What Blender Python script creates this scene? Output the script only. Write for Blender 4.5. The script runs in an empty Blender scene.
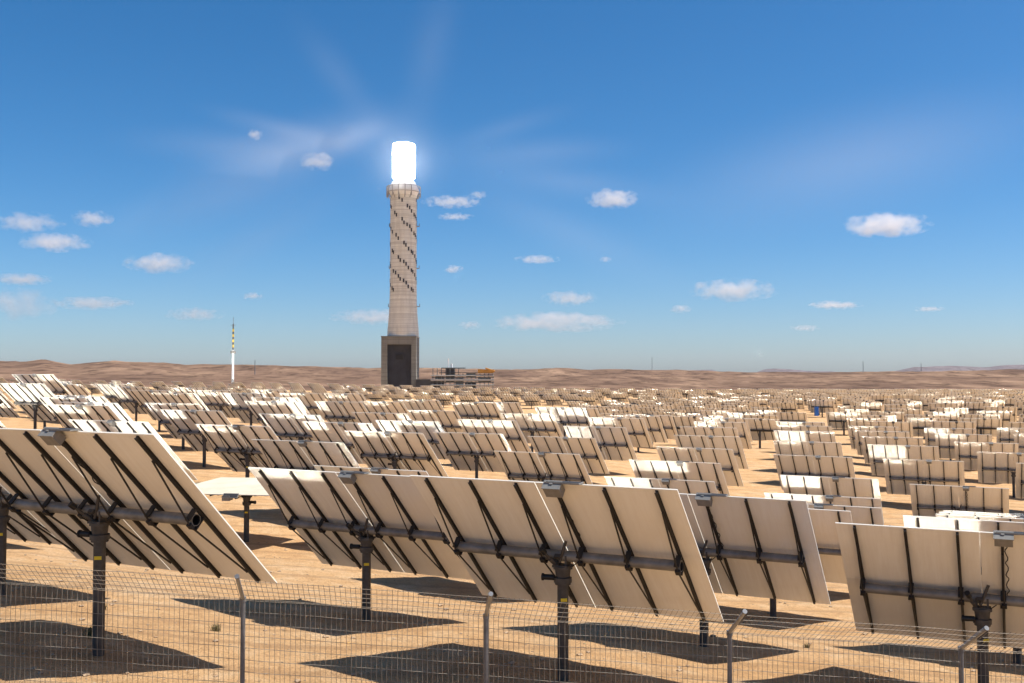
import bpy, math, random
import numpy as np
from mathutils import Vector, Matrix, Quaternion, noise

random.seed(7)
sc = bpy.context.scene
col = sc.collection
R = math.radians

# ------------------------------------------------------------------ constants
CAM_H = 5.80
F_PX = 993.0
PITCH = math.atan((375.3 - 341.5) / F_PX)
SUN_AZ, SUN_EL = R(94.5), R(58.8)
SUN = Vector((math.sin(SUN_AZ) * math.cos(SUN_EL), math.cos(SUN_AZ) * math.cos(SUN_EL), math.sin(SUN_EL)))
TOWER = Vector((-113.4, 1033.0, -4.0))
AIM = Vector((-45.0, 1033.0, 246.0))          # standby aim point beside the receiver
ZC, HU, HD, STAND, HALF = 2.19, 1.915, 2.095, 0.207, 2.6
RIBS = (-2.24, -1.308, -0.382, 0.382, 1.308, 2.24)

# ------------------------------------------------------------------ helpers
def prop(o, label=None, cat=None, group=None, kind=None):
    if label: o['label'] = label
    if cat: o['category'] = cat
    if group: o['group'] = group
    if kind: o['kind'] = kind
    return o

def empty(name, loc=(0, 0, 0)):
    o = bpy.data.objects.new(name, None)
    o.empty_display_size = 0.3
    o.location = loc
    col.objects.link(o)
    return o

class MB:
    """collects shapes for ONE mesh"""
    def __init__(s):
        s.v, s.f, s.m, s.sm = [], [], [], []
    def add(s, vs, fs, mi=0, smooth=False):
        b = len(s.v)
        s.v += [tuple(p) for p in vs]
        for f in fs:
            s.f.append(tuple(i + b for i in f)); s.m.append(mi); s.sm.append(smooth)
    def box(s, a, b, mi=0, M=None):
        (x0, y0, z0), (x1, y1, z1) = a, b
        vs = [Vector(p) for p in ((x0,y0,z0),(x1,y0,z0),(x1,y1,z0),(x0,y1,z0),(x0,y0,z1),(x1,y0,z1),(x1,y1,z1),(x0,y1,z1))]
        if M is not None: vs = [M @ p for p in vs]
        s.add(vs, [(0,3,2,1),(4,5,6,7),(0,1,5,4),(1,2,6,5),(2,3,7,6),(3,0,4,7)], mi)
    def tube(s, p0, p1, r0, r1=None, n=8, mi=0, caps=True, smooth=True):
        p0, p1 = Vector(p0), Vector(p1); r1 = r0 if r1 is None else r1
        d = (p1 - p0).normalized()
        a = d.orthogonal().normalized(); b = d.cross(a)
        vs = []
        for k in range(n):
            t = 2 * math.pi * (k + .5) / n; w = a * math.cos(t) + b * math.sin(t)
            vs += [p0 + w * r0, p1 + w * r1]
        s.add(vs, [(2*k, 2*((k+1) % n), 2*((k+1) % n)+1, 2*k+1) for k in range(n)], mi, smooth)
        if caps:
            s.add([vs[2*k] for k in range(n)], [tuple(range(n))[::-1]], mi)
            s.add([vs[2*k+1] for k in range(n)], [tuple(range(n))], mi)
    def path(s, pts, r, n=6, mi=0):
        for a, b in zip(pts[:-1], pts[1:]): s.tube(a, b, r, n=n, mi=mi, caps=False)
    def lathe(s, prof, n=48, c=(0, 0), mi=0, smooth=True):
        vs = []
        for r, z in prof:
            for k in range(n):
                t = 2 * math.pi * k / n
                vs.append((c[0] + r * math.cos(t), c[1] + r * math.sin(t), z))
        fs = []
        for i in range(len(prof) - 1):
            for k in range(n):
                fs.append((i*n+k, i*n+(k+1) % n, (i+1)*n+(k+1) % n, (i+1)*n+k))
        s.add(vs, fs, mi, smooth)
    def mesh(s, name, mats):
        me = bpy.data.meshes.new(name)
        me.from_pydata(s.v, [], s.f)
        for m in mats: me.materials.append(m)
        me.polygons.foreach_set('material_index', s.m)
        me.polygons.foreach_set('use_smooth', s.sm)
        me.update()
        return me
    def build(s, name, mats, parent=None, loc=None):
        if not isinstance(mats, (list, tuple)): mats = [mats]
        o = bpy.data.objects.new(name, s.mesh(name, mats))
        col.objects.link(o)
        if parent is not None: o.parent = parent
        if loc is not None: o.location = loc
        return o

def link(name, me, parent=None):
    o = bpy.data.objects.new(name, me); col.objects.link(o)
    if parent is not None: o.parent = parent
    return o

# ------------------------------------------------------------------ materials
class NT:
    def __init__(s, name):
        s.m = bpy.data.materials.new(name); s.m.use_nodes = True
        s.t = s.m.node_tree; s.b = s.t.nodes['Principled BSDF']
    def n(s, typ, **kw):
        x = s.t.nodes.new(typ)
        for k, v in kw.items():
            if k in x.inputs: x.inputs[k].default_value = v
            else: setattr(x, k, v)
        return x
    def l(s, a, b): s.t.links.new(a, b)
    def ramp(s, fac, stops):
        r = s.n('ShaderNodeValToRGB'); e = r.color_ramp.elements
        while len(e) < len(stops): e.new(.5)
        for x, (p, c) in zip(e, stops): x.position = p; x.color = (*c, 1)
        s.l(fac, r.inputs[0]); return r.outputs[0]
    def noise(s, vec, scale, detail=6, rough=.55, dist=0.0):
        x = s.n('ShaderNodeTexNoise'); x.inputs['Scale'].default_value = scale
        x.inputs['Detail'].default_value = detail; x.inputs['Roughness'].default_value = rough
        x.inputs['Distortion'].default_value = dist
        if vec is not None: s.l(vec, x.inputs['Vector'])
        return x.outputs['Fac']
    def mix(s, fac, a, b, mode='MIX'):
        x = s.n('ShaderNodeMix', data_type='RGBA', blend_type=mode)
        if isinstance(fac, (int, float)): x.inputs[0].default_value = fac
        else: s.l(fac, x.inputs[0])
        for i, c in ((6, a), (7, b)):
            if isinstance(c, tuple): x.inputs[i].default_value = (*c, 1)
            else: s.l(c, x.inputs[i])
        return x.outputs[2]
    def bump(s, h, strength=.5, dist=.05):
        x = s.n('ShaderNodeBump'); x.inputs['Strength'].default_value = strength
        x.inputs['Distance'].default_value = dist
        s.l(h, x.inputs['Height']); s.l(x.outputs[0], s.b.inputs['Normal'])

def simple(name, c, rough=.6, metal=0., var=.12, scale=3., spec=.4):
    k = NT(name)
    pos = k.n('ShaderNodeTexCoord').outputs['Object']
    f = k.noise(pos, scale)
    lo = tuple(x * (1 - var) for x in c); hi = tuple(min(1, x * (1 + var)) for x in c)
    k.l(k.ramp(f, [(.3, lo), (.7, hi)]), k.b.inputs['Base Color'])
    k.b.inputs['Roughness'].default_value = rough
    k.b.inputs['Metallic'].default_value = metal
    k.b.inputs['Specular IOR Level'].default_value = spec
    return k.m

def mat_back():
    k = NT('painted_mirror_back')
    tc = k.n('ShaderNodeTexCoord').outputs['Object']
    oi = k.n('ShaderNodeObjectInfo').outputs['Random']
    mp = k.n('ShaderNodeMapping'); mp.inputs['Scale'].default_value = (7, 1, .5)
    k.l(tc, mp.inputs[0])
    streak = k.noise(mp.outputs[0], 2.2, 5, .6)
    blot = k.noise(tc, 1.1, 5)
    base = k.mix(oi, (.77, .735, .645), (.86, .835, .755))
    c = k.mix(k.ramp(streak, [(.35, (0, 0, 0)), (.75, (.5, .5, .5))]), base, (.71, .66, .56))
    c = k.mix(k.ramp(blot, [(.45, (0, 0, 0)), (.8, (.45, .45, .45))]), c, (.71, .645, .53))
    k.l(c, k.b.inputs['Base Color'])
    k.b.inputs['Roughness'].default_value = .7
    k.b.inputs['Specular IOR Level'].default_value = .12
    return k.m

def mat_mirror(name='dusty_mirror_glass', rough=.055):
    k = NT(name)
    k.b.inputs['Base Color'].default_value = (.93, .94, .93, 1)
    k.b.inputs['Metallic'].default_value = 1
    k.b.inputs['Roughness'].default_value = rough
    return k.m

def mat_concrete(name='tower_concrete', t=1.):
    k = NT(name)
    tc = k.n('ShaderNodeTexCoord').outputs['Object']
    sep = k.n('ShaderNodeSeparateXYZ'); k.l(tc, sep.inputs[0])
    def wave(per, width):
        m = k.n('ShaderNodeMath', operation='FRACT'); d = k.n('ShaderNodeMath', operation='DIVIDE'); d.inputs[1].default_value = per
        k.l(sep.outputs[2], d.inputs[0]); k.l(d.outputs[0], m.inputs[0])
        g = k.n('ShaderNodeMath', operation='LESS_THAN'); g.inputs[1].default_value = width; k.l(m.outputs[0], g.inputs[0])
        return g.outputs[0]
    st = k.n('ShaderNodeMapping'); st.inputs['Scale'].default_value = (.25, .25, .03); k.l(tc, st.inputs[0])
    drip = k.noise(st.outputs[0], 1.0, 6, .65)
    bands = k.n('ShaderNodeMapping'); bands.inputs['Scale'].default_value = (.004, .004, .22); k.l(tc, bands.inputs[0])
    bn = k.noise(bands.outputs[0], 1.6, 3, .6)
    c = k.ramp(bn, [(.32, (.56 * t, .53 * t, .44 * t)), (.66, (.80 * t, .77 * t, .66 * t))])  # shaft tone lightened to stand for mirror light spilling onto the tower
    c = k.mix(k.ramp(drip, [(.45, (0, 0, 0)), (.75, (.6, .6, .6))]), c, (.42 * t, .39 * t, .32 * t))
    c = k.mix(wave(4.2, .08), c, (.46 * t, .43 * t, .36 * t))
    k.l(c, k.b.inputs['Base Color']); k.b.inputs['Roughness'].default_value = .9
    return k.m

def mat_sand():
    k = NT('desert_sand')
    geo = k.n('ShaderNodeNewGeometry').outputs['Position']
    big = k.noise(geo, .05, 6, .6)
    mid = k.noise(geo, .9, 8, .62, .4)
    fine = k.noise(geo, 14, 8, .7)
    clod = k.noise(geo, 3.8, 6, .68, .6)
    mp = k.n('ShaderNodeMapping'); mp.inputs['Rotation'].default_value = (0, 0, R(-12)); mp.inputs['Scale'].default_value = (.12, 1.0, 1)
    k.l(geo, mp.inputs[0])
    tracks = k.noise(mp.outputs[0], .9, 5, .6, .3)
    c = k.ramp(mid, [(.28, (.54, .315, .150)), (.5, (.69, .43, .215)), (.72, (.78, .56, .34))])
    c = k.mix(k.ramp(big, [(.35, (0, 0, 0)), (.7, (.55, .55, .55))]), c, (.57, .325, .145))
    c = k.mix(k.ramp(tracks, [(.55, (0, 0, 0)), (.72, (.5, .5, .5))]), c, (.62, .45, .29))
    c = k.mix(k.ramp(fine, [(.50, (0, 0, 0)), (.66, (.62, .62, .62))]), c, (.31, .17, .078))
    c = k.mix(k.ramp(clod, [(.52, (0, 0, 0)), (.64, (.5, .5, .5))]), c, (.40, .225, .10))
    wv = k.n('ShaderNodeTexWave'); wv.inputs['Scale'].default_value = .16; wv.inputs['Distortion'].default_value = 5; wv.inputs['Detail'].default_value = 3; wv.inputs['Detail Scale'].default_value = .35
    tm = k.n('ShaderNodeMapping'); tm.inputs['Rotation'].default_value = (0, 0, R(80)); k.l(geo, tm.inputs[0]); k.l(tm.outputs[0], wv.inputs['Vector'])
    c = k.mix(k.ramp(wv.outputs['Fac'], [(.86, (0, 0, 0)), (.97, (.45, .45, .45))]), c, (.38, .225, .115))
    vo = k.n('ShaderNodeTexVoronoi'); vo.inputs['Scale'].default_value = 5.5; k.l(geo, vo.inputs['Vector'])
    peb = k.ramp(vo.outputs['Distance'], [(.08, (1, 1, 1)), (.16, (0, 0, 0))])
    sel = k.ramp(k.noise(geo, 1.7, 3), [(.55, (0, 0, 0)), (.62, (1, 1, 1))])
    pm = k.n('ShaderNodeMath', operation='MULTIPLY'); k.l(peb, pm.inputs[0]); k.l(sel, pm.inputs[1])
    c = k.mix(pm.outputs[0], c, (.58, .47, .35))
    k.l(c, k.b.inputs['Base Color'])
    k.b.inputs['Roughness'].default_value = .95; k.b.inputs['Specular IOR Level'].default_value = .1
    ad = k.n('ShaderNodeMath', operation='MULTIPLY_ADD'); ad.inputs[1].default_value = .9
    k.l(clod, ad.inputs[0]); k.l(fine, ad.inputs[2])
    k.bump(ad.outputs[0], 1.0, .12)
    return k.m

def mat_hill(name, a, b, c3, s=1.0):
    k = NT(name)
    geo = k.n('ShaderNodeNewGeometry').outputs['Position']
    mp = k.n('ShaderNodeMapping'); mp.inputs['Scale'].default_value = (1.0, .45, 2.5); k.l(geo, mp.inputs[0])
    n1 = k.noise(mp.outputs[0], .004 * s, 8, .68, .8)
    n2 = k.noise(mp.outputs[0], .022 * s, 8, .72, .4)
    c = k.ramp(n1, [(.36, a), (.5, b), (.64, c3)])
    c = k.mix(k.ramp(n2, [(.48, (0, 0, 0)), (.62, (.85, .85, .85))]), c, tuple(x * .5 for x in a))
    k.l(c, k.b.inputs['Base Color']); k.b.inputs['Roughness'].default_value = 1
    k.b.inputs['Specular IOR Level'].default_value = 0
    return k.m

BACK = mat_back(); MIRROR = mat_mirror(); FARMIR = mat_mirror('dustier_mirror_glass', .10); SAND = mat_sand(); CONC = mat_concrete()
STEEL = simple('dark_weathered_steel', (.075, .068, .060), .55, .3, .3, 6)
RIBM = simple('black_rib_steel', (.022, .019, .016), .6, 0, .3, 5)
TUBEM = simple('grey_galvanised_tube', (.21, .20, .18), .5, .35, .25, 5)
BLACK = simple('black_plastic', (.012, .012, .012), .5)
BOXM = simple('grey_control_box', (.22, .21, .19), .55, .1, .15, 9)
PVM = simple('dark_solar_cell', (.05, .05, .055), .75, 0, .1, 3, .1)
YELLOW = simple('yellow_tag', (.75, .55, .03), .6, 0, .1)
GALV = simple('galvanised_fence_steel', (.33, .32, .30), .5, .35, .2, 7)
GALVD = simple('grey_fence_post_steel', (.16, .16, .165), .5, .35, .25, 6)
WIRE = simple('fence_wire', (.23, .195, .15), .6, .1, .3, 6)
WHITEP = simple('white_paint', (.78, .77, .74), .5, 0, .05, .5)
BANDD = simple('dark_band_paint', (.035, .04, .06), .5)
BANDY = simple('yellow_band_paint', (.72, .50, .05), .5)
BLUEP = simple('blue_paint', (.03, .16, .52), .5)
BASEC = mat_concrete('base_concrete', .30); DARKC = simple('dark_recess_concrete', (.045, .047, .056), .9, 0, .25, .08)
GREYS = simple('grey_plant_steel', (.19, .20, .20), .6, .2, .35, .12)
DARKS = simple('dark_plant_steel', (.055, .06, .065), .6, .2, .35, .12)
ORANGE = simple('orange_yellow_paint', (.42, .20, .03), .6, 0, .15, .2)
CREAM = simple('cream_matte_face', (.56, .50, .38), .8, 0, .12, 1.2, .1)
WEED = simple('dry_weed', (.16, .13, .055), .9, 0, .35, 8)
STONE = simple('pale_stone', (.38, .27, .17), .9, 0, .3, 6)

# ------------------------------------------------------------------ terrain height
GP = np.array([
 (-7.27,17.6,1.2),(.95,18.7,.24),(9.3,19.9,-.8),(-11.8,23.1,.75),(-3.5,23.9,-.1),(4.5,23.5,-.54),(13,25.5,-1.5),
 (-.4,32,-1.1),(8.5,32.6,-2.),(16.8,33,-2.5),(-8.7,33,-.2),(-17,31.5,.7),(-4.9,39,-1.4),(3.9,39,-2.2),(11.8,39,-2.8),(-15.2,39.2,-.45),(-10.5,39.5,-1.),(-2.5,18.5,.22),(-1.2,17.8,.1),
 (7.2,46.5,-2.6),(14.8,47,-3.3),(22.2,45,-3.8),(-9,45.5,-.8),(-17.7,46,.1),(-26,46,.6),(1.8,55.6,-2.1),(9.45,56,-2.6),
 (18,56,-3.4),(26,58,-4.1),(-6.6,56,-1.),(-14,54,-.5),(-23.5,56,.5),(12.6,67,-2.6),(21,69,-3.3),(29,70,-3.75),(4,71,-2.3),
 (-2.3,66,-1.6),(-14,68,-.45),(-18.4,62.5,0),(-27,62,.9),(24,80,-3.1),(15.6,78,-2.5),(31,80,-3.4),(-1.4,77.5,-1.3),
 (-17.4,71,.2),(-24,72.7,.3),(-28.5,78.6,1.),(26.3,89,-2.8),(1.8,88,-1.2),(19.9,95.5,-2.65),(5,92,-.9),(-3.4,102,-.6),
 (23,106,-2.3),(47,106,-3.5),(42,81,-4.6),(45,99,-4.),(-45,100,1.7),(-60,100,2.2),(-28,98,.45),(-34,108,.6),(-10.2,62,-.75),(-6.6,68.7,-.96),(-36,62,1.3),
 (-3,12.4,.85),(6,12.4,.15),(-9,12.4,1.4),(0,3,1.9),(-4,5,2.2),(4,5,1.4),(12,12.4,-.3),
 (100,190,-2.5),(60,150,-3.7),(85,150,-3.6),(30,140,-3.7),(20,200,-3.6),(60,230,-3.4),(110,240,-2.6),(0,190,-5.2),(-60,180,-2.4),(0,240,-6.3),(-60,240,-5.0),(-110,240,-2.6),
 (-123,296,-1.7),(-93,296,-2.6),(-63,296,-3.2),(-33,296,-4.6),(-4,296,-5.4),(20,296,-4.6),(60,296,-3.2),(130,296,-2.7),
 (-178,346,2.1),(-108,346,1.5),(-74,346,.8),(-39,346,.1),(-11,346,-.9),(17,346,-1.7),(65,346,-2.1),(178,346,-2.4),
 (-230,450,.4),(-140,450,-.6),(-90,450,-1.6),(-50,450,-2.8),(0,450,-4.4),(80,450,-5.6),(220,450,-6.2),
 (0,640,-11),(-90,640,-8.),(-320,640,-1.),(-200,640,-4.),(120,640,-12.),(320,640,-13.),(-110,1030,-16.0),(-500,1000,-8.),(-300,1000,-11.),(500,1000,-26.),(0,1000,-21.),(250,1000,-25.),(-110,1500,-20.),(0,1500,-24),(400,1500,-30),(-500,1500,-12),
 (-70,120,2.2),(-150,200,2.0),(-110,200,.6),(-300,400,2.5)])
GA = np.stack([np.arctan2(GP[:,0], GP[:,1]), np.log(np.hypot(GP[:,0], GP[:,1]))], 1)
def ground_z(x, y):
    x = np.atleast_1d(np.asarray(x, float)); y = np.atleast_1d(np.asarray(y, float))
    a = np.arctan2(x, y); l = np.log(np.maximum(np.hypot(x, y), 1.5))
    k = np.interp(l, [2.6, 3.05, 3.6, 4.5], [2.2, 1.7, 1.15, 1.0])[:,None]
    d = ((a[:,None] - GA[None,:,0]) / (.085 * k)) ** 2 + ((l[:,None] - GA[None,:,1]) / (.10 * np.sqrt(k))) ** 2
    w = np.exp(-.5 * np.minimum(d, 200)) + 2e-3 / (1 + d * d * .03) 
    return (w * GP[None,:,2]).sum(1) / w.sum(1)
def gz(x, y): return float(ground_z(x, y)[0])

# ground sheet: polar grid denser near the camera
def build_ground():
    na, nr = 260, 300
    az = np.linspace(-math.pi, math.pi, 2 * 40 + na)
    az = np.concatenate([np.linspace(-math.pi, -.75, 40, endpoint=False), np.linspace(-.75, .75, na), np.linspace(.75, math.pi, 41)[1:-1]])
    rr = np.concatenate([np.geomspace(1.5, 130, 220), np.geomspace(130, 1700, 90)[1:]])
    A, Rr = np.meshgrid(az, rr)
    X = (np.sin(A) * Rr).ravel(); Y = (np.cos(A) * Rr).ravel()
    Z = np.concatenate([ground_z(X[i:i+4000], Y[i:i+4000]) for i in range(0, len(X), 4000)])
    for i in range(len(X)):
        r = math.hypot(X[i], Y[i])
        if r < 260:
            Z[i] += .04 * noise.noise(Vector((X[i] * .35, Y[i] * .35, 0))) + .035 * noise.noise(Vector((X[i] * 1.6, Y[i] * 1.6, 3)))
    n = len(az); m = len(rr)
    vs = [(-.0, 0., float(Z[:n].mean()))] + list(zip(X.tolist(), Y.tolist(), Z.tolist()))
    fs = []
    for i in range(m - 1):
        for j in range(n):
            j2 = (j + 1) % n
            fs.append((1 + i*n + j, 1 + (i+1)*n + j, 1 + (i+1)*n + j2, 1 + i*n + j2))
    for j in range(n): fs.append((0, 1 + j, 1 + (j + 1) % n))
    b = MB(); b.add(vs, fs, 0, True)
    o = b.build('desert_ground', SAND)
    prop(o, 'pale orange sandy desert ground under the mirrors', 'ground', kind='structure')
build_ground()

# hills ------------------------------------------------------------------
def interp(x, pts):
    return float(np.interp(x, [p[0] for p in pts], [p[1] for p in pts]))
def fbm(x, y, o=6, seed=0.):
    return noise.fractal(Vector((x, y, seed)), .95, 2.05, o)
def build_hills(name, label, r0, r1, rp, ridge, namp, mat, base=None, nr=70, na=420, azl=42, seed=0., nscale=1/900., sharp=1.):
    azs = np.linspace(R(-azl), R(azl), na)
    rs = np.geomspace(r0, r1, nr)
    vs, fs = [], []
    for r in rs:
        for a in azs:
            u = 512 + F_PX * math.tan(a)
            top = CAM_H + (375.3 - interp(u, ridge)) / F_PX * rp
            x, y = r * math.sin(a), r * math.cos(a)
            b0 = gz(1000 * math.sin(a), 1000 * math.cos(a)) if base is None else base
            t = (r - r0) / (rp - r0) if r < rp else 1 - .35 * (r - rp) / (r1 - rp)
            t = max(0, t); s = t * t * (3 - 2 * t) if r < rp else t
            n = fbm(x * nscale, y * nscale, 7, seed)
            rid = 1 - 1.1 * abs(noise.noise(Vector((x * nscale * 2.4, y * nscale * 2.4, seed + 5)))) - .5 * abs(noise.noise(Vector((x * nscale * 6, y * nscale * 6, seed + 8))))
            z = b0 + (top - b0) * s * (0.70 + .28 * rid) + namp * n * min(1, t * 2.5) * sharp
            if r <= rs[0] * 1.001: z -= 6
            vs.append((x, y, z))
    for i in range(nr - 1):
        for j in range(na - 1):
            fs.append((i*na+j, i*na+j+1, (i+1)*na+j+1, (i+1)*na+j))
    b = MB(); b.add(vs, fs, 0, True)
    o = b.build(name, mat)
    prop(o, label, 'hills', kind='structure')
RIDGE = [(-300,361),(0,361.5),(20,362.5),(44,360.5),(70,364.5),(95,362.5),(113,360.5),(165,362),(185,364.5),(230,364),(300,366),(340,367.5),(400,368),(440,367.5),(510,369),(540,368),(556,366.5),(590,369),(615,368.5),(640,369.5),(690,370.5),(720,372),(760,372.8),(850,372),(900,371),(1024,369.5),(1300,368)]
build_hills('hills', 'low bare brown desert hills behind the mirror field', 1450, 7000, 4200, RIDGE, 9,
            mat_hill('hill_earth', (.125, .078, .057), (.195, .122, .084), (.31, .20, .132)), seed=2.)
RIDGE2 = [(-300,376),(670,376),(690,369.5),(712,368.5),(722,372),(752,374),(762,369.5),(772,368),(785,368.3),(805,370.5),(830,370.5),(845,373),(890,371.5),(915,366.5),(950,365.5),(985,367.5),(1010,365),(1080,364.5),(1300,368)]
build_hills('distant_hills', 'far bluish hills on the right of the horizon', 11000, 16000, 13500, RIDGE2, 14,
            mat_hill('far_hill_haze_tint', (.15, .125, .13), (.18, .15, .155), (.21, .17, .17), .5), base=-30, nr=30, na=300, seed=9., nscale=1/2500.)  # greyish mauve puts part of the distance haze into the hill colour

# ------------------------------------------------------------------ heliostats
def head_matrix(C, jit=0.0, aim=AIM):
    T = (aim - C).normalized()
    n = (SUN + T).normalized()
    if jit:
        n = (n + Vector((random.gauss(0, jit), random.gauss(0, jit), random.gauss(0, jit)))).normalized()
    t = Vector((n.y, -n.x, 0)).normalized(); u = t.cross(n)
    return Matrix((t, n, u)).transposed()

def facet(x0, x1, z0, z1):
    b = MB(); y0, y1 = STAND, STAND + .022
    b.box((x0, y0, z0), (x1, y1, z1), 0)
    b.m[4] = 1                         # +Y face is the mirror
    return b.mesh('mirror_panel', [BACK, MIRROR])

def rib_mesh(x, brackets=True):
    b = MB(); y1 = STAND - .003; y0 = y1 - .065; w = .025
    z0, z1 = -HD + .05, HU - .03
    b.box((x - w, y0, z0), (x + w, y0 + .014, z1))          # outer flange
    b.box((x - .012, y0 + .014, z0 + .002), (x + .012, y1 - .012, z1 - .002))
    b.box((x - w, y1 - .012, z0), (x + w, y1, z1))
    if brackets:
        b.box((x - .06, -.115, -.125), (x + .06, y0 - .002, -.104))
        b.box((x - .05, -.10, .102), (x + .05, y0 - .002, .128))
    return b.mesh('rib', [RIBM])
def strut_mesh(x):
    b = MB(); yr = STAND - .09
    b.tube((x, yr, HU * .72), (x + .015, -.135, .0), .017, n=6)
    b.tube((x + .015, -.135, .0), (x, yr, -HD * .80), .017, n=6)
    b.box((x - .035, -.16, -.05), (x + .06, -.108, .05))
    return b.mesh('strut', [RIBM])
def tube_mesh(n=20):
    b = MB(); L = 2.29
    b.tube((-L, 0, 0), (L, 0, 0), .10, n=n, caps=False)
    b.tube((L - .25, 0, 0), (L, 0, 0), .088, n=n, mi=1, caps=False)
    b.tube((-L, 0, 0), (-L + .25, 0, 0), .088, n=n, mi=1, caps=False)
    for s in (-1, 1):                   # wall ring and dark inside
        k = n; vs = []
        for i in range(k):
            t = 2 * math.pi * (i + .5) / k
            vs += [(s * L, .10 * math.cos(t), .10 * math.sin(t)), (s * L, .088 * math.cos(t), .088 * math.sin(t))]
        b.add(vs, [(2*i, 2*((i+1) % k), 2*((i+1) % k)+1, 2*i+1) for i in range(k)])
        b.tube((s * (L - .25), 0, 0), (s * (L - .24), 0, 0), .087, n=n, mi=1)
    return b.mesh('torque_tube', [TUBEM, BLACK])
def post_mesh(n=16):
    b = MB(); b.tube((0, 0, -1.3), (0, 0, ZC - .50), .105, n=n)
    b.tube((0, 0, ZC - .53), (0, 0, ZC - .49), .15, n=n)
    return b.mesh('post', [STEEL])
def tag_mesh():
    b = MB(); M = Matrix.Rotation(R(8), 4, 'Z')
    b.box((-.06, -.113, 1.36), (.06, -.103, 1.42), 0, M)
    return b.mesh('yellow_tag', [YELLOW])
def drive_mesh():
    b = MB()
    b.tube((0, 0, ZC - .49), (0, 0, ZC - .40), .17, n=18); b.tube((0, 0, ZC - .40), (0, 0, ZC - .24), .13, .15, n=18)
    b.tube((0, 0, ZC - .24), (0, 0, ZC - .19), .18, n=18)
    b.box((-.12, -.10, ZC - .19), (-.08, .10, ZC + .02)); b.box((.08, -.10, ZC - .19), (.12, .10, ZC + .02))
    b.box((-.16, -.14, ZC - .205), (.16, .14, ZC - .165))
    return b.mesh('azimuth_drive', [STEEL])
def motor_mesh():
    b = MB(); b.tube((-.14, -.08, ZC - .40), (-.34, -.12, ZC - .40), .055, n=10); b.tube((-.34, -.12, ZC - .40), (-.37, -.125, ZC - .40), .07, n=10)
    return b.mesh('motor', [BLACK])
def actuator_mesh():
    b = MB()
    b.tube((-.02, -.14, -.32), (-.17, -.17, .12), .045, n=10)
    b.tube((-.17, -.17, .12), (-.235, -.17, .34), .026, n=8)
    b.tube((-.225, -.17, .30), (-.255, -.175, .42), .055, n=10, mi=1)
    b.tube((-.03, -.14, -.02), (.12, STAND - .09, .30), .03, n=8)
    b.box((-.10, -.13, .085), (.02, -.06, .14))
    return b.mesh('actuator', [STEEL, BLACK])
def box_mesh():
    b = MB(); y = STAND - .10
    b.box((.25, y - .10, HU - .13), (.56, y + .07, HU + .10))
    b.box((.235, y - .11, HU + .10), (.575, y + .08, HU + .118))
    b.box((.36, y - .02, HU + .118), (.42, y + .02, HU + .135), 0)
    return b.mesh('control_box', [BOXM])
def pv_mesh():
    b = MB(); y = STAND - .08
    M = Matrix.Translation((.50, y + .06, HU + .075)) @ Matrix.Rotation(R(-43), 4, 'X')
    b.box((-.24, -.09, -.018), (.42, .11, .006), 0, M)
    b.box((-.22, -.07, .007), (.40, .09, .012), 1, M)
    return b.mesh('small_solar_panel', [BOXM, PVM])
def cable_mesh():
    b = MB(); pts = []
    for i in range(26):
        t = i / 25; z = HU - .15 - t * (HU - .12)
        pts.append(Vector((.44 + .025 * math.sin(t * 31) + .03 * t, STAND - .11 - .02 * math.cos(t * 23), z)))
    pts.append(Vector((.12, -.12, -.22)))
    b.path(pts, .010, 5)
    return b.mesh('cable', [BLACK])

G = .008
FACETS = [facet(-HALF, -G, .0015, HU), facet(G, HALF, .0015, HU), facet(-HALF, -G, -HD, -.0015), facet(G, HALF, -HD, -.0015)]
RIBME = [rib_mesh(x) for x in RIBS]; STRUTME = [strut_mesh(x) for x in RIBS]
TUBEME, POSTME, TAGME, DRIVEME, MOTORME, ACTME, BOXME, PVME, CABME = tube_mesh(), post_mesh(), tag_mesh(), drive_mesh(), motor_mesh(), actuator_mesh(), box_mesh(), pv_mesh(), cable_mesh()
HELIO_GROUP = 'heliostats of the mirror field'

def heliostat(x, y, z, label, full=True, Mh=None, flat=False):
    root = empty('heliostat', (x, y, z))
    prop(root, label, 'heliostat', HELIO_GROUP)
    if Mh is None: Mh = head_matrix(Vector((x, y, z + ZC)), .003 if full else .007)
    M4 = Matrix.Translation((0, 0, ZC)) @ Mh.to_4x4()
    yaw = math.atan2(-Mh.col[1].x, Mh.col[1].y)
    def head(name, me, parent=root):
        o = link(name, me, parent)
        if parent is root: o.matrix_basis = M4
        return o
    for me in FACETS:
        o = head('mirror_panel', me)
        if flat:
            o.data = me.copy(); o.data.materials[1] = CREAM  # even matte cream replaces the mirror face on the stowed panel
    for k in range(6):
        r = head('rib', RIBME[k])
        if full: link('strut', STRUTME[k], r)
    head('torque_tube', TUBEME)
    head('control_box', BOXME)
    p = link('post', POSTME, root)
    d = link('azimuth_drive', DRIVEME, root); d.rotation_euler.z = yaw
    if full:
        head('small_solar_panel', PVME); head('cable', CABME); head('actuator', ACTME)
        link('yellow_tag', TAGME, p); link('motor', MOTORME, d)
    return root

ORD = ['', 'first', 'second', 'third', 'fourth', 'fifth', 'sixth', 'seventh', 'eighth', 'ninth', 'tenth', 'eleventh', 'twelfth', 'thirteenth', 'fourteenth', 'fifteenth', 'sixteenth', 'seventeenth']
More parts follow.
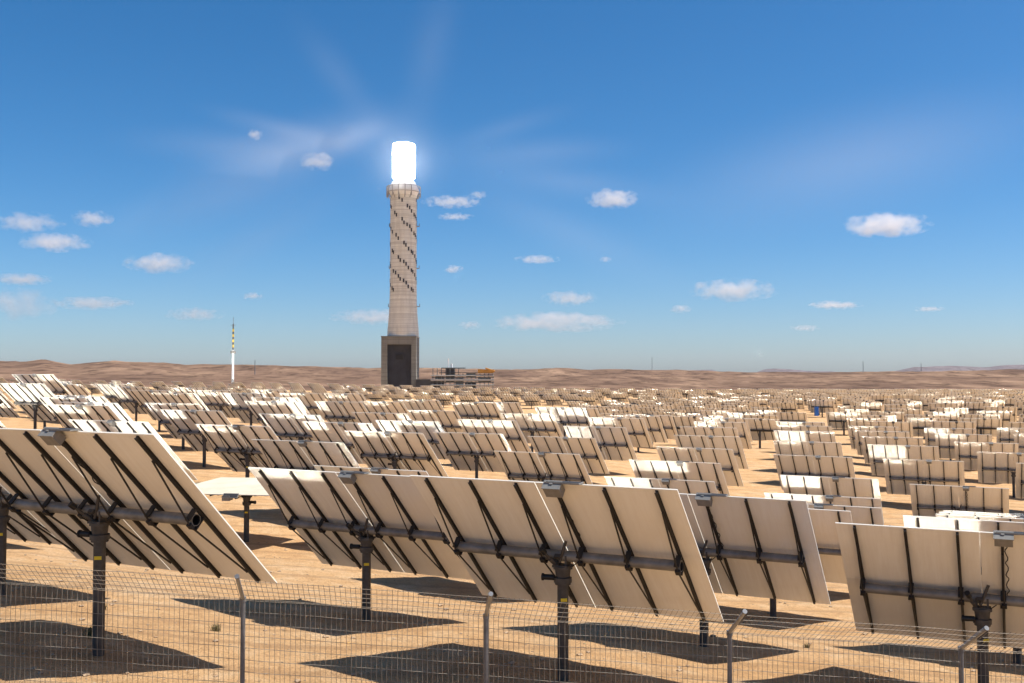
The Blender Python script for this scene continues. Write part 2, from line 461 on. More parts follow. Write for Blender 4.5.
# rows counted from the fence: (x, y, ground z or None)
ROWS = [
 [(-7.27,17.62,1.21),(.95,18.69,.24),(9.32,19.85,-.81)],
 [(-11.8,23.1,.75),(-3.48,23.92,-.09),(4.51,23.53,-.54),(13.0,25.8,-1.5)],
 [(-17.2,31.3,None),(-.4,31.9,-1.13),(8.5,32.6,-2.0),(16.9,33.,-2.45)],
 [(-21.4,37.5,None),(-15.2,39.2,-.45),(-10.5,39.5,-1.0),(-4.9,39.,-1.4),(3.9,38.7,-2.3),(11.8,39.,-2.75),(19.8,39.5,None)],
 [(-26.,45.,None),(-17.5,45.5,.1),(-9.05,45.5,-.8),(7.19,46.5,-2.58),(14.8,47.2,-3.42),(22.2,44.7,-3.9)],
 [(-31.5,55.,None),(-23.3,55.5,.5),(-14.2,53.5,-.5),(-6.6,56.2,-1.0),(1.85,55.6,-2.1),(9.45,56.,-2.6),(17.97,56.1,-3.46),(26.1,58.25,-4.2)],
]
rows_k = [67.5, 78.5, 89.5, 99.5, 109.]
EXPL = {(1,-34.4):(-34.5,72.,1.55),(2,-40.1):(-38.5,82.,2.2),(2,-40.2):(-38.5,82.,2.2),(0,4.3):(4.02,72.,-2.26),(0,12.6):(12.59,67.1,-2.65),(0,20.9):(20.96,68.9,-3.33),(0,29.2):(29.05,70.3,-3.75),(0,-4.0):(-2.34,66.,-1.62),(0,-12.3):(-14.1,66.5,-.44),(0,-20.6):(-19.3,62.5,-.03),(1,-26.1):(-24.0,72.7,.11),
        (1,15.4):(15.6,78.3,-2.53),(1,23.7):(23.9,80.1,-3.12),(1,32.):(31.3,79.6,-3.37),(1,-1.2):(-1.43,77.5,-1.29),(1,-17.8):(-17.4,71.1+4,.2),
        (2,26.5):(26.3,89.1,-2.8),(2,1.6):(1.79,87.9,-1.23),(3,4.4):(4.98,94.,-.86),(3,-3.9):(-3.44,102.,-.61)}
for k, yy in enumerate(rows_k):
    row = []
    for j in range(-12, 12):
        x0 = round(12.6 + 2.8 * k + 8.3 * j, 2)
        y0 = yy + .03 * x0
        u = 512 + F_PX * x0 / y0
        if not (-60 < u < 1084): continue
        hit = [v for (kk, xx), v in EXPL.items() if kk == k and abs(xx - x0) < 1.2]
        if hit: row.append(hit[0])
        else: row.append((x0 + random.uniform(-.25, .25), y0 + random.uniform(-.5, .5), None))
    ROWS.append(row)
# the left half of the field is planted twice as densely: staggered rows between the others
have = [(p[0], p[1]) for r in ROWS for p in r]
ROWS[5 + 1] = sorted(ROWS[6] + [(-10.2, 62., -.75), (-6.6, 68.7, -.96)])
have += [(-10.2, 62.), (-6.6, 68.7)]
for k, yy in enumerate((50.5, 61.5, 73., 84., 94.5, 104.5)):
    for j in range(-9, 3):
        x0 = 5.4 + 2.9 * k + 8.3 * j; y0 = yy + .03 * x0
        u = 512 + F_PX * x0 / y0
        if not (-60 < u < 430): continue
        if min(math.hypot((x0 - a) * 1.0, (y0 - b) * .8) for a, b in have) < (4.2 if u < 150 else 4.75): continue
        have.append((x0, y0)); ROWS[5 + k if k else 5].append((x0, y0, None))
for r in ROWS: r.sort()
n_ind = 0
for ri, row in enumerate(ROWS):
    nrow = len(row)
    for ci, (x, y, z) in enumerate(row):
        z = gz(x, y) if z is None else z
        rn = 'in the front row nearest the fence' if ri == 0 else f'in the {ORD[ri+1]} row from the fence'
        pos = 'leftmost' if ci == 0 else 'rightmost' if ci == nrow - 1 else f'{ORD[ci+1]} from the left'
        look = 'tan backed heliostat'
        Mh = None
        if ri == 3 and ci == 2:
            look = 'heliostat stowed flat with pale top,'
            n = Vector((-.035, -.045, 1)).normalized(); t = Vector((.95, -.31, 0)).normalized(); t = (t - n * t.dot(n)).normalized()
            Mh = Matrix((t, n, t.cross(n))).transposed()
        heliostat(x, y, z, f'{look} {rn}, {pos}'.replace('in the fourth row from the fence, third from the left', 'behind the front left mirrors') if 'flat' in look else f'{look} {rn}, {pos}', full=ri < 6, Mh=Mh, flat=Mh is not None)
        n_ind += 1

# far heliostats: one mesh each (too small for parts), then the rest as one object
def far_shape(b, x, y, z, lod):
    C = Vector((x, y, z + ZC)); Mh = head_matrix(C, .016)
    M4 = Matrix.Translation(C) @ Mh.to_4x4()
    k0 = len(b.m)
    b.box((-HALF, STAND, -HD), (HALF, STAND + .022, HU), 0, M4); b.m[k0 + 4] = 1
    for xr in RIBS:
        b.box((xr - .03, STAND - .09, -HD + .05), (xr + .03, STAND - .003, HU - .03), 2, M4)
    b.box((-2.29, -.10, -.1), (2.29, .045, .1), 3, M4)
    b.box((x - .11, y - .11, z - 1.), (x + .11, y + .11, z + ZC - .12), 3)
    if lod: b.box((.25, STAND - .2, HU - .1), (.56, STAND - .02, HU + .12), 3, M4)
far = []
far_rows = [(y, -20, 585) for y in (296, 308.5, 321, 333.5, 346)] + [(y, interp(y, [(120, 640), (150, 575), (185, 545), (240, 545), (290, 585), (400, 585)]), 1045) for y in np.arange(121, 352, 11.4)]
for yy, u0, u1 in far_rows:
    dx = 6.5 if u1 < 700 else 8.3
    ph = random.random()
    for j in range(-60, 61):
        x = (j + ph) * dx + random.uniform(-.7, .7)
        y = yy + .06 * x + random.uniform(-1.3, 1.3)
        u = 512 + F_PX * x / y
        if not (u0 < u < u1): continue
        if noise.noise(Vector((x * .05, y * .03, 4.))) > .50: continue
        if abs(u - 816) < 17 and 120 < y < 214: continue
        far.append((x, y))
far.sort(key=lambda p: p[1])
zf = ground_z([p[0] for p in far], [p[1] for p in far])
N_FAR = 300 - n_ind
for i in range(min(N_FAR, len(far))):
    b = MB(); x, y = far[i]; z = float(zf[i])
    far_shape(b, 0, 0, 0, True) if False else None
    C = Vector((x, y, z + ZC)); b2 = MB()
    far_shape(b2, x, y, z, True)
    b2.v = [(p[0] - x, p[1] - y, p[2] - z) for p in b2.v]
    o = b2.build('heliostat', [BACK, FARMIR, RIBM, STEEL], loc=(x, y, z))
    prop(o, 'tiny distant heliostat beyond the dip in the mirror field', 'heliostat', 'distant heliostats beyond the dip')
b = MB()
for i in range(N_FAR, len(far)): far_shape(b, far[i][0], far[i][1], float(zf[i]), False)
o = b.build('far_heliostat_field', [BACK, FARMIR, RIBM, STEEL])
prop(o, 'mass of tiny heliostats far off in front of the tower and the hills', 'mirror field', kind='stuff')
print('heliostats', n_ind, 'far', len(far))

# ------------------------------------------------------------------ fence
FX = [-6.4, -3.33, -.32, 2.69, 5.55, 8.55]
def ftop(x): return 2.82 - .0685 * x
FY = 12.4; ARM = Vector((.067, -.523, .36)); FH = 2.25
fence = empty('mesh_fence', (0, FY, ftop(0) - FH))
prop(fence, 'galvanised welded wire fence with outward leaning top in front of the mirrors', 'fence')
def fp(x, dz, a=0.0, dy=0.0):     # local to the fence empty
    return Vector((x + ARM.x * a, dy + ARM.y * a, ftop(x) + dz + ARM.z * a - (ftop(0) - FH)))
for i, x in enumerate(FX):
    b = MB()
    b.tube(fp(x, -FH - .5), fp(x, 0.0), .030, n=12)
    b.tube(fp(x, -.015), fp(x, 0, 1.02), .026, n=12, mi=1)
    b.tube(fp(x, 0, .99), fp(x, 0, 1.03), .029, n=12, mi=0)
    b.tube(fp(x, -.05), fp(x, .01), .038, n=12, mi=0)
    b.build('fence_post', [GALVD, GALV], fence)
WR = .0027
def wire(b, pts, r=WR):
    for p, q in zip(pts[:-1], pts[1:]): b.tube(p, q, r, n=4, caps=False, smooth=False)
for i in range(len(FX) - 1):
    x0, x1 = FX[i] + .03, FX[i + 1] - .03
    L = x1 - x0
    def bulge(x, z):
        return .035 * noise.noise(Vector((x * 1.1, z * .9, 2.))) + .012 * noise.noise(Vector((x * 5, z * 4, 7.)))
    b = MB(); nv = int(L / .062)
    for k in range(nv + 1):
        x = x0 + L * k / nv; ph = random.uniform(-.006, .006)
        wire(b, [fp(x + ph + .010 * noise.noise(Vector((x * 3, z * 3, 1.))), z, 0, -.036 + bulge(x, z)) for z in np.linspace(-FH + .02, 0, 8)])
    for z in np.linspace(-FH + .05, -.02, 16):
        nseg = 16
        wire(b, [fp(x0 + L * t / nseg, z + .012 * noise.noise(Vector((x0 + L * t / nseg, z * 3, 4.))), 0, -.036 + bulge(x0 + L * t / nseg, z)) for t in range(nseg + 1)], WR * 1.15)
    b.build('mesh_panel', [WIRE], fence)
    b = MB()
    for k in range(nv + 1):
        x = x0 + L * k / nv
        wire(b, [fp(x + .006 * noise.noise(Vector((x * 5, a, 1.))), -.02 + .012 * noise.noise(Vector((x * 1.3, a * 2, 9.))), a, -.034) for a in (0, .33, .66, 1.)])
    for a in (.06, .28, .5, .72, .95):
        nseg = 16
        wire(b, [fp(x0 + L * t / nseg, -.02 + .014 * noise.noise(Vector(((x0 + L * t / nseg) * 1.2, a * 2, 9.))), a, -.034) for t in range(nseg + 1)], WR * 1.15)
    b.build('leaning_mesh', [WIRE], fence)

# ------------------------------------------------------------------ solar tower
tw = empty('solar_tower', TOWER)
prop(tw, 'tall round concrete solar tower with a glowing white receiver on top', 'tower')
Z0 = 0.0
b = MB()
W2, DY = 17.9, 17.0; TOPB = 49.0; OW = 12.0; OH = 41.5
b.box((-W2 - 2.6, -DY, -18), (-OW - 2.6 + .2, DY, TOPB)); b.box((OW - 1.6, -DY, -18), (W2 - 2.6, DY, TOPB))
b.box((-OW - 2.4, -DY + .02, OH), (OW - 1.6, DY, TOPB - .02))
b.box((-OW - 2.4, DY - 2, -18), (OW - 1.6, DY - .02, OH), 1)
b.box((-W2 - 2.9, -DY - .5, TOPB), (W2 - 2.3, DY + .4, TOPB + 1.0))
b.build('base_block', [BASEC, DARKC], tw)
b = MB()
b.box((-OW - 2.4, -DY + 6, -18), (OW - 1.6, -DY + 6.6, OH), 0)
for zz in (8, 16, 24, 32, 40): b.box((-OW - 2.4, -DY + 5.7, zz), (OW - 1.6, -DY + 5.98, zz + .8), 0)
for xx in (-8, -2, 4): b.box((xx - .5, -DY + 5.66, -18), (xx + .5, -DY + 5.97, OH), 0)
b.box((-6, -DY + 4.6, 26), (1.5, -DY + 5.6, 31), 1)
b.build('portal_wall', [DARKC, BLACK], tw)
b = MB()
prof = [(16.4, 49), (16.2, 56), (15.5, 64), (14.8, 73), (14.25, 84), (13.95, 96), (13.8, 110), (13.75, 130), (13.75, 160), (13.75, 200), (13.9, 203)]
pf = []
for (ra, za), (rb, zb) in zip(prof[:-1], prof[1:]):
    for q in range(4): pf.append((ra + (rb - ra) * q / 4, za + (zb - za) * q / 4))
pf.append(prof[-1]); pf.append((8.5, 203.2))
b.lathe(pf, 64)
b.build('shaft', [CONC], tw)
def rad(z): return float(np.interp(z, [p[1] for p in prof], [p[0] for p in prof]))
# dark staggered shaft openings winding round the shaft
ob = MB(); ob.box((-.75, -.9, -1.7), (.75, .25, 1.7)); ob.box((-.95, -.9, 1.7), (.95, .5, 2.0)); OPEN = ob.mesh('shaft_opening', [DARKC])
n_op = 0
for s in range(4):
    for k in range(46):
        if (k * 7 + s * 3) % 13 in (4, 9): continue
        ang = R(165) + s * R(92) + k * R(11.5) + R(2) * math.sin(k * 2.3)
        z = 194 - k * 2.6 - s * 1.3 + .8 * math.sin(k * 1.7 + s)
        if z < 97 or math.sin(ang) > .2 or n_op >= 100: continue
        n_op += 1
        o = link('shaft_opening', OPEN, tw)
        rr_ = rad(z)
        a = ang
        o.location = (rr_ * math.cos(a), rr_ * math.sin(a), z)
        o.rotation_euler = (0, 0, a - math.pi / 2)
for zz in (81, 121, 165):
    for sx in (-1, 1):
        b = MB(); r0 = rad(zz)
        b.box((sx * r0 - 1.2 if sx < 0 else r0 - .6, -1.5, zz), (sx * r0 + .6 if sx < 0 else r0 + 3.0, 1.5, zz + .6))
        b.box((sx * r0 - 1.2 if sx < 0 else r0 + 2.6, -1.5, zz + .6), (sx * r0 - .8 if sx < 0 else r0 + 3.0, 1.5, zz + 3.2))
        b.build('side_platform', [GREYS], tw)
b = MB()
b.lathe([(13.8, 197), (15.2, 200.5), (15.9, 202), (15.9, 203), (12.2, 211.4), (11.6, 212), (8.7, 212.2)], 48)
b.build('crown', [WHITEP], tw)
b = MB()
for k in range(14):
    a = 2 * math.pi * (k + .5) / 16; ca, sa = math.cos(a), math.sin(a)
    b.tube((13.9 * ca, 13.9 * sa, 194), (17.6 * ca, 17.6 * sa, 200), .55, n=5)
    b.tube((17.6 * ca, 17.6 * sa, 195.5), (17.6 * ca, 17.6 * sa, 206.5), .5, n=5)
    b.tube((17.6 * ca, 17.6 * sa, 206.5), (14.2 * ca, 14.2 * sa, 207.6), .5, n=5)
b.lathe([(17.2, 200.2), (17.9, 200.2), (17.9, 200.8), (17.2, 200.8)], 48); b.lathe([(17.4, 206.2), (17.8, 206.2), (17.8, 206.7), (17.4, 206.7)], 48)
b.build('crown_brackets', [GALV], tw)
b = MB(); b.lathe([(8.8, 211), (8.8, 216.5)], 40); b.build('receiver_neck', [WHITEP], tw)
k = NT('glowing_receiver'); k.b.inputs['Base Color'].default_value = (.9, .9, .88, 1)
k.b.inputs['Emission Color'].default_value = (1, .975, .94, 1); k.b.inputs['Emission Strength'].default_value = 26.0  # emission stands for the sunlight that the mirrors throw on the receiver
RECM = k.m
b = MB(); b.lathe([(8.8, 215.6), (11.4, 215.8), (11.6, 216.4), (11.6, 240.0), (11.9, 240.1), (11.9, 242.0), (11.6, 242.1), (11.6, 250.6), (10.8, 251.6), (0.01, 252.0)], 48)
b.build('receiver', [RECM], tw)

# plant structures right of the tower
px = 1.0
pb = empty('power_block', (-56, 1010, -6.5)); pb.scale = (1.08, 1, 1.5)
prop(pb, 'low steel framed power plant with pipe racks right of the tower', 'power plant')
for xx in np.linspace(-22, 34, 15):
    b = MB(); b.box((-.35, -8.35, -11), (.35, -7.65, 9.5 if xx > 2 else 13)); b.build('steel_column', [GREYS], pb, (xx, 0, 0))
for zz, x0, x1 in ((1.2, -23, 35), (3.2, -23, 35), (5.0, -23, 35), (6.6, -23, 35), (8.2, -8, 34), (9.6, -16, 34), (12.8, -14, 8)):
    b = MB(); b.box((x0, -9, zz), (x1, 9, zz + .55)); b.build('deck', [DARKS], pb)
for x0, x1, z0, z1, m in ((-20, -12, -1, 7.5, DARKS), (-10, -2, 3.8, 12.7, DARKS), (-1, 6, -1, 6.5, GREYS), (8, 18, -1, 3.1, DARKS), (20, 32, 3.8, 6.5, GREYS), (9, 17, 7.2, 9.5, GREYS)):
    b = MB(); b.box((x0, -7, z0), (x1, 7, z1)); b.box((x0 + .5, -7.3, z0 + .5), (x0 + 2.5, -7.01, z1 - .6)); b.build('equipment_cabin', [m], pb)
b = MB()
for zz in (1.6, 4.7, 5.4, 8.0):
    b.tube((-24, -9.6, zz), (35, -9.6, zz), .4, n=8)
b.build('pipe_rack', [GALV], pb)
b = MB(); b.tube((-8, 0, 13), (-8, 0, 19.5), .5, n=8); b.tube((-5, 1, 13), (-5, 1, 16), 1.0, n=10); b.build('exhaust_stack', [WHITEP], pb)
b = MB(); b.box((20, -10, 9.9), (35, -9.2, 12.2)); b.tube((27, -9.8, 13), (36, -9.8, 11), .5, n=6)
b.build('orange_crane_beam', [ORANGE], pb)
b = MB(); b.box((-13, -6, -22), (13, 6, 3.6)); b.box((-13.4, -6.4, 3.6), (13.4, 6.4, 4.1)); b.box((-9, -6.1, -1), (-6, -6.01, 2.2)); b.box((4, -6.1, -1), (7, -6.01, 2.2))
o = b.build('low_building', [DARKS], loc=(-84, 1010, -2.4))
prop(o, 'low dark flat roofed building between the tower and the power plant', 'building')

# weather mast
mx, my = -97.5, 347.0
ms = empty('weather_mast', (mx, my, gz(mx, my)))
prop(ms, 'slim white mast with yellow and dark bands rising left of the tower', 'mast')
zt = lambda v: CAM_H + (375.3 - v) / F_PX * my - gz(mx, my)
b = MB(); b.tube((0, 0, -1), (0, 0, zt(350)), .42, .36, n=10); b.build('mast_pole', [WHITEP], ms)
b = MB(); b.tube((0, 0, zt(392) ), (0, 0, zt(379)), .46, n=10); b.build('grey_sleeve', [GALV], ms)
vb = np.linspace(350, 329, 9)
for i in range(8):
    b = MB(); b.tube((0, 0, zt(vb[i])), (0, 0, zt(vb[i + 1])), .31, .29, n=10); b.build('painted_band', [BANDD if i % 2 == 0 else BANDY], ms)
b = MB(); b.tube((0, 0, zt(329)), (0, 0, zt(324)), .25, n=8); b.tube((0, 0, zt(324)), (0, 0, zt(317)), .07, n=6); b.box((-.9, -.1, zt(325.3)), (.9, .1, zt(325))); b.build('mast_tip', [GALVD], ms)
b = MB(); b.box((-.75, -.75, zt(353.5)), (.75, .75, zt(351))); b.build('instrument_box', [BOXM], ms)

# thin masts on the hills
HM = [(255, 372, 360, 2600, 'thin lattice mast on the hills left of the tower'), (652, 369, 357, 3800, 'thin mast on the hilltop right of the tower, leftmost of three'), (863, 371, 361, 3600, 'thin mast on the right hills, middle of three'), (921, 371, 363, 3600, 'thin mast on the right hills, nearest the right edge')]
for u, v0, v1, r, lab in HM:
    x = (u - 512) / F_PX * r; z0 = CAM_H + (375.3 - v0) / F_PX * r; z1 = CAM_H + (375.3 - v1) / F_PX * r
    b = MB(); w = 1.0
    for sx, sy in ((-1, -1), (1, -1), (1, 1), (-1, 1)): b.tube((sx * w, sy * w, -12), (sx * .3, sy * .3, z1 - z0), .28, n=4)
    for q in range(10):
        zz = (z1 - z0) * q / 10; b.box((-w * (1 - q / 14), -.15, zz), (w * (1 - q / 14), .15, zz + .4))
    o = b.build('lattice_mast', [GREYS], loc=(x, r, z0)); prop(o, lab, 'mast', 'thin masts on the hills')

# small blue cabin among the far mirrors
bx, by = 65.5, 214.
b = MB(); b.box((-.6, -.6, 0), (.6, .6, 2.5)); b.box((-.68, -.68, 2.5), (.68, .68, 2.65)); b.box((-.42, -.63, .15), (.42, -.605, 2.2)); b.tube((.4, .4, 2.65), (.4, .4, 3.0), .06, n=6)
o = b.build('portable_cabin', [BLUEP], loc=(bx, by, gz(bx, by) + .35)); o.scale = (.62, .62, .72); prop(o, 'small bright blue portable cabin among the far right mirrors', 'cabin')

# ------------------------------------------------------------------ stones and dry weeds
b = MB()
for i in range(2600):
    t = random.random(); y = 13.5 + 50 * t ** 1.6; x = random.uniform(-.56, .56) * y
    s = random.choice((.012, .014, .016, .018, .02, .022, .025, .03, .035, .06)) * random.uniform(.7, 1.2)
    z = gz(x, y) + .04 * noise.noise(Vector((x * .35, y * .35, 0))) + .035 * noise.noise(Vector((x * 1.6, y * 1.6, 3)))
    vs = []
    for p in ((1,0,0),(-1,0,0),(0,1,0),(0,-1,0),(0,0,.75),(0,0,-.75),(.6,.6,.5),(-.6,.55,.45),(-.55,-.6,.5),(.6,-.55,.4)):
        q = Vector(p) * s * random.uniform(.75, 1.25); vs.append((x + q.x * 1.2, y + q.y, z + q.z * .8 + s * .2))
    b.add(vs, [(4,6,0),(4,0,9),(4,9,3),(4,3,8),(4,8,1),(4,1,7),(4,7,2),(4,2,6),(6,2,0),(0,3,9),(3,1,8),(1,2,7),(5,0,2),(5,3,0),(5,1,3),(5,2,1)])
o = b.build('scattered_stones', [STONE]); prop(o, 'small pale stones scattered over the sand', 'stones', kind='stuff')
def tuft(x, y, h, lab, grp=None):
    b = MB(); z = gz(x, y)
    for i in range(70):
        a = random.uniform(0, 6.28); l = h * random.uniform(.4, 1.); sp = random.uniform(.1, .75)
        d = Vector((math.cos(a) * sp, math.sin(a) * sp, 1)).normalized()
        p0 = Vector((random.gauss(0, .04), random.gauss(0, .04), -.03)); p1 = p0 + d * l * .6; p2 = p1 + (d + Vector((0, 0, -.35)) + Vector((random.gauss(0, .2), random.gauss(0, .2), 0))).normalized() * l * .4
        sd = d.cross(Vector((0, 0, 1))).normalized() * .006
        b.add([p0 - sd, p0 + sd, p1 + sd, p1 - sd], [(0, 1, 2, 3)]); b.add([p1 - sd, p1 + sd, p2], [(0, 1, 2)])
    o = b.build('dry_weed', [WEED], loc=(x, y, z)); prop(o, lab, 'weed', grp)
tuft(-7.9, 18.8, .34, 'small dry weed left of the nearest left mirror post', 'dry weeds on the sand')
tuft(-9.0, 22.0, .22, 'small dry weed by the far left mirror post', 'dry weeds on the sand')
tuft(-6.2, 21.0, .22, 'small dry weed between the two left mirror posts', 'dry weeds on the sand')
tuft(7.2, 24.5, .2, 'small dry weed in the sand right of the centre', 'dry weeds on the sand')

# ------------------------------------------------------------------ clouds
CL = [(253,133,13,11,1.2,'tiny white cloud above left of the tower, topmost of all'),(316,160,32,17,1.3,'small white cloud left of the glowing receiver'),
 (613,198,46,18,1.5,'bright small cloud right of the tower, level with its crown'),(888,224,78,22,1.6,'bright long cloud on the right, highest on that side'),
 (452,201,52,11,.8,'thin streak of cloud just right of the tower crown'),(455,216,32,7,.6,'short faint streak of cloud under the one by the tower crown'),(478,194,18,7,.6,'tiny faint wisp of cloud over the streaks right of the tower'),
 (26,222,62,18,.7,'soft pinkish cloud at the left edge, uppermost there'),(90,218,36,15,.9,'small pale cloud beside the uppermost left edge cloud'),(54,242,62,17,1.0,'pale cloud under the uppermost left edge clouds'),
 (158,263,62,18,1.0,'pale cloud alone between the left edge and the tower'),(20,279,54,11,.7,'thin cloud at the left edge, third from the top there'),(18,304,66,30,.8,'large soft cloud low at the left edge'),
 (92,303,70,12,.6,'thin cloud trailing right of the large low left cloud'),(252,296,20,7,.7,'tiny cloud above the weather mast'),(194,314,52,12,.5,'faint flat cloud left of the weather mast top'),
 (372,317,74,15,.7,'faint cloud passing behind the lower tower shaft'),(453,269,19,8,.9,'tiny cloud right of the middle of the tower'),(537,259,40,8,.6,'thin streak of cloud right of the tower middle'),
 (570,298,50,14,.8,'pale cloud right of the tower above the long flat one'),(556,322,116,18,.8,'long flat cloud low right of the tower'),(733,290,78,20,1.1,'pale long cloud in the right middle of the sky'),
 (681,309,20,8,.8,'tiny cloud left below the long right middle cloud'),(836,305,48,8,.8,'thin cloud right of the long right middle cloud'),(805,328,28,6,.5,'faint tiny cloud low on the right'),
 (930,309,28,5,.5,'faint thin cloud nearest the right edge'),(470,325,22,8,.6,'faint tiny cloud low beside the tower'),(606,259,11,6,.6,'tiny wisp of cloud below the bright small one')]
import bmesh
def cloud_mat(dens, seed, aspect):
    m = bpy.data.materials.new('cloud_vapour'); m.use_nodes = True; t = m.node_tree; t.nodes.clear()
    out = t.nodes.new('ShaderNodeOutputMaterial'); pv = t.nodes.new('ShaderNodeVolumePrincipled')
    pv.inputs['Color'].default_value = (1, .945, .915, 1); pv.inputs['Anisotropy'].default_value = .25
    t.links.new(pv.outputs[0], out.inputs['Volume'])
    tc = t.nodes.new('ShaderNodeTexCoord'); mp = t.nodes.new('ShaderNodeMapping')
    mp.inputs['Location'].default_value = (seed * 3.7, seed * 1.9, seed); mp.inputs['Scale'].default_value = (aspect, 1.2, 1.0)
    t.links.new(tc.outputs['Object'], mp.inputs[0])
    nz = t.nodes.new('ShaderNodeTexNoise'); nz.inputs['Scale'].default_value = 1.4; nz.inputs['Detail'].default_value = 7; nz.inputs['Roughness'].default_value = .6
    t.links.new(mp.outputs[0], nz.inputs['Vector'])
    ln = t.nodes.new('ShaderNodeVectorMath'); ln.operation = 'LENGTH'; t.links.new(tc.outputs['Object'], ln.inputs[0])
    # falloff towards the hull, eroded by noise
    a = t.nodes.new('ShaderNodeMath'); a.operation = 'MULTIPLY_ADD'; a.inputs[1].default_value = -1.05; a.inputs[2].default_value = .40
    t.links.new(ln.outputs['Value'], a.inputs[0])
    s = t.nodes.new('ShaderNodeMath'); s.operation = 'MULTIPLY_ADD'; s.inputs[1].default_value = 2.7
    t.links.new(nz.outputs['Fac'], s.inputs[0])
    sub = t.nodes.new('ShaderNodeMath'); sub.operation = 'SUBTRACT'; sub.inputs[1].default_value = .86
    t.links.new(a.outputs[0], sub.inputs[0]); t.links.new(sub.outputs[0], s.inputs[2])
    c = t.nodes.new('ShaderNodeMath'); c.operation = 'MAXIMUM'; c.inputs[1].default_value = 0; t.links.new(s.outputs[0], c.inputs[0])
    d = t.nodes.new('ShaderNodeMath'); d.operation = 'MULTIPLY'; d.inputs[1].default_value = dens; t.links.new(c.outputs[0], d.inputs[0])
    t.links.new(d.outputs[0], pv.inputs['Density'])
    return m
def build_cloud(i, u, v, w, h, k, lab):
    alt = 1700.
    y = alt * F_PX / (375.3 - v)
    x = (u - 512) / F_PX * y
    sx, sz = .62 * w / F_PX * y, .62 * h / F_PX * y
    sy = .5 * (sx + sz)
    bm = bmesh.new(); bmesh.ops.create_icosphere(bm, subdivisions=3, radius=1.0)
    me = bpy.data.meshes.new('cloud'); bm.to_mesh(me); bm.free()
    me.materials.append(cloud_mat(k * .8 / sz, i * 1.37 + .3, min(3.2, max(1.4, sx / sz * .75))))
    o = link('cloud', me); o.location = (x, y, alt + CAM_H); o.scale = (sx, sy, sz)
    prop(o, lab, 'cloud', 'small fair weather clouds')
for i, cdef in enumerate(CL): build_cloud(i, *cdef)

# ------------------------------------------------------------------ dusty air catching light round the receiver
def dust_mat(name, dens, power, streak):
    m = bpy.data.materials.new(name); m.use_nodes = True; t = m.node_tree; t.nodes.clear()
    out = t.nodes.new('ShaderNodeOutputMaterial'); pv = t.nodes.new('ShaderNodeVolumePrincipled')
    pv.inputs['Color'].default_value = (.96, .98, 1, 1); pv.inputs['Anisotropy'].default_value = 0
    t.links.new(pv.outputs[0], out.inputs['Volume'])
    tc = t.nodes.new('ShaderNodeTexCoord')
    ln = t.nodes.new('ShaderNodeVectorMath'); ln.operation = 'LENGTH'; t.links.new(tc.outputs['Object'], ln.inputs[0])
    a = t.nodes.new('ShaderNodeMath'); a.operation = 'SUBTRACT'; a.use_clamp = True; a.inputs[0].default_value = 1; t.links.new(ln.outputs['Value'], a.inputs[1])
    p = t.nodes.new('ShaderNodeMath'); p.operation = 'POWER'; p.inputs[1].default_value = power; t.links.new(a.outputs[0], p.inputs[0])
    d = t.nodes.new('ShaderNodeMath'); d.operation = 'MULTIPLY'; d.inputs[1].default_value = dens; t.links.new(p.outputs[0], d.inputs[0])
    last = d
    if streak:
        mp = t.nodes.new('ShaderNodeMapping'); mp.inputs['Scale'].default_value = (.5, 1, 2.2); t.links.new(tc.outputs['Object'], mp.inputs[0])
        nz = t.nodes.new('ShaderNodeTexNoise'); nz.inputs['Scale'].default_value = 1.6; nz.inputs['Detail'].default_value = 2; t.links.new(mp.outputs[0], nz.inputs['Vector'])
        last = t.nodes.new('ShaderNodeMath'); last.operation = 'MULTIPLY'; t.links.new(d.outputs[0], last.inputs[0]); t.links.new(nz.outputs['Fac'], last.inputs[1])
    t.links.new(last.outputs[0], pv.inputs['Density'])
    return m
def dust(name, label, u0, v0, u1, v1, w, tau, power=1.6, streak=True):
    D = 1033. / F_PX
    p0 = Vector(((u0 - 512) * D, 1033, CAM_H + (375.3 - v0) * D)); p1 = Vector(((u1 - 512) * D, 1033, CAM_H + (375.3 - v1) * D))
    c = (p0 + p1) / 2; d = p1 - p0
    bm = bmesh.new(); bmesh.ops.create_icosphere(bm, subdivisions=3, radius=1.0)
    me = bpy.data.meshes.new(name); bm.to_mesh(me); bm.free()
    hw = w * D; dep = hw * 1.6
    me.materials.append(dust_mat(name, tau / dep, power, streak))
    o = link(name, me); o.location = c; o.scale = (max(d.length / 2, hw), dep, hw)
    o.rotation_euler = (0, -math.atan2(d.z, d.x), 0)
    prop(o, label, 'haze', kind='stuff')
dust('glowing_dusty_air', 'dusty air glowing around the bright receiver', 403, 160, 403.5, 160, 75, .13, 2.4, False)
def ray(deg, length, w, tau, label, start=6):
    a = R(deg); u0, v0 = 403 + start * math.cos(a), 158 - start * math.sin(a)
    dust('beam_haze', label, u0, v0, 403 + length * math.cos(a), 158 - length * math.sin(a), w, tau, 1.9, False)
for k, (dg, ln, w, tau) in enumerate(((166, 240, 18, .12), (176, 330, 28, .10), (193, 380, 36, .10), (209, 330, 32, .08), (128, 210, 30, .05), (76, 230, 36, .05), (17, 210, 18, .06), (3, 270, 24, .09), (-8, 330, 28, .09), (-24, 360, 36, .07))):
    ray(dg, ln, w, tau, 'faint ray of light in the dusty air fanning out from the receiver')
dust('beam_haze', 'broad pale streak in the dusty air up left of the receiver', 120, 208, 446, 98, 42, .26, 2.2, False)
dust('beam_haze', 'pale bright streak in the dusty air close to the receiver on its left', 285, 160, 402, 116, 20, .20, 2.2, False)
dust('beam_haze', 'faint broad haze streak high over the right side', 560, 225, 1150, 95, 80, .16, 2.0, False)

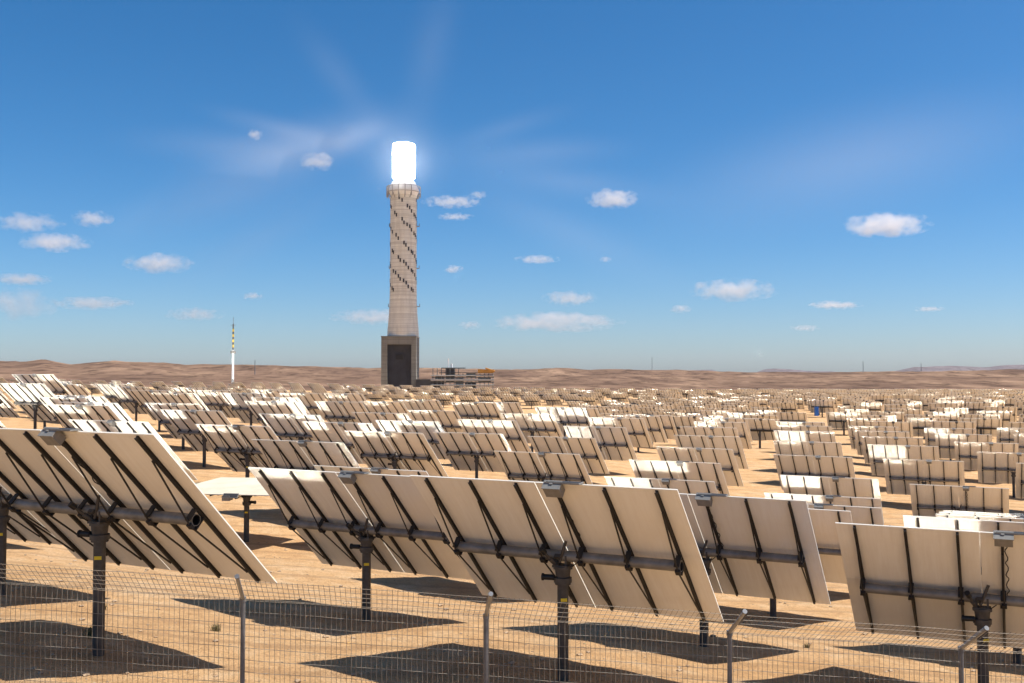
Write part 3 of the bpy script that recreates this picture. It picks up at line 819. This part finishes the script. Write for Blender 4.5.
# ------------------------------------------------------------------ haze
HAZE = 8e-6
if HAZE:
    b = MB(); b.box((-13500, -300, -80), (13500, 17500, 330))
    m = bpy.data.materials.new('thin_desert_haze'); m.use_nodes = True; t = m.node_tree; t.nodes.clear()
    out = t.nodes.new('ShaderNodeOutputMaterial'); pv = t.nodes.new('ShaderNodeVolumePrincipled')
    pv.inputs['Color'].default_value = (.88, .94, 1, 1); pv.inputs['Density'].default_value = HAZE; pv.inputs['Anisotropy'].default_value = .2
    t.links.new(pv.outputs[0], out.inputs['Volume'])
    o = b.build('haze', [m]); prop(o, 'thin pale dust haze over the desert', 'haze', kind='stuff')

# ------------------------------------------------------------------ sky, sun, camera
w = bpy.data.worlds.new('World'); sc.world = w; w.use_nodes = True
nt = w.node_tree; bg = nt.nodes['Background']
sky = nt.nodes.new('ShaderNodeTexSky'); sky.sky_type = 'NISHITA'; sky.sun_disc = False
sky.sun_elevation = SUN_EL; sky.sun_rotation = SUN_AZ
sky.altitude = 300; sky.air_density = .85; sky.dust_density = .95; sky.ozone_density = 6.0
hs = nt.nodes.new('ShaderNodeHueSaturation'); hs.inputs['Saturation'].default_value = 1.26; hs.inputs['Hue'].default_value = .4915
tint = nt.nodes.new('ShaderNodeMix'); tint.data_type = 'RGBA'; tint.blend_type = 'MULTIPLY'; tint.inputs[0].default_value = 1; tint.inputs[7].default_value = (.985, .972, 1.035, 1)
nt.links.new(sky.outputs[0], hs.inputs['Color']); nt.links.new(hs.outputs[0], tint.inputs[6]); nt.links.new(tint.outputs[2], bg.inputs[0]); bg.inputs[1].default_value = .088

sun = bpy.data.lights.new('sun', 'SUN'); sun.energy = 5.0; sun.angle = R(.53); sun.color = (1, .955, .88)
so = bpy.data.objects.new('sun', sun); col.objects.link(so)
so.rotation_euler = (-SUN).to_track_quat('-Z', 'Y').to_euler(); so.location = (0, 0, 60)

cam = bpy.data.cameras.new('camera'); co = bpy.data.objects.new('camera', cam); col.objects.link(co)
cam.sensor_width = 36; cam.lens = 36 * F_PX / 1024; cam.clip_start = .1; cam.clip_end = 150000
co.location = (0, 0, CAM_H); co.rotation_euler = (math.pi / 2 + PITCH, 0, 0)
sc.camera = co

vs = sc.view_settings
vs.view_transform = 'Standard'; vs.look = 'None'; vs.gamma = 1; vs.use_curve_mapping = False; vs.exposure = .56
sc.render.film_transparent = False
cy = sc.cycles
cy.use_denoising = True
cy.max_bounces = 8; cy.diffuse_bounces = 4; cy.glossy_bounces = 4; cy.volume_bounces = 3
cy.caustics_reflective = True; cy.blur_glossy = 0; cy.sample_clamp_indirect = 0
cy.use_adaptive_sampling = False
cy.use_guiding = True; cy.use_surface_guiding = True; cy.use_volume_guiding = False
cy.surface_guiding_probability = .6; cy.guiding_training_samples = 0; cy.guiding_directional_sampling_type = 'RIS'
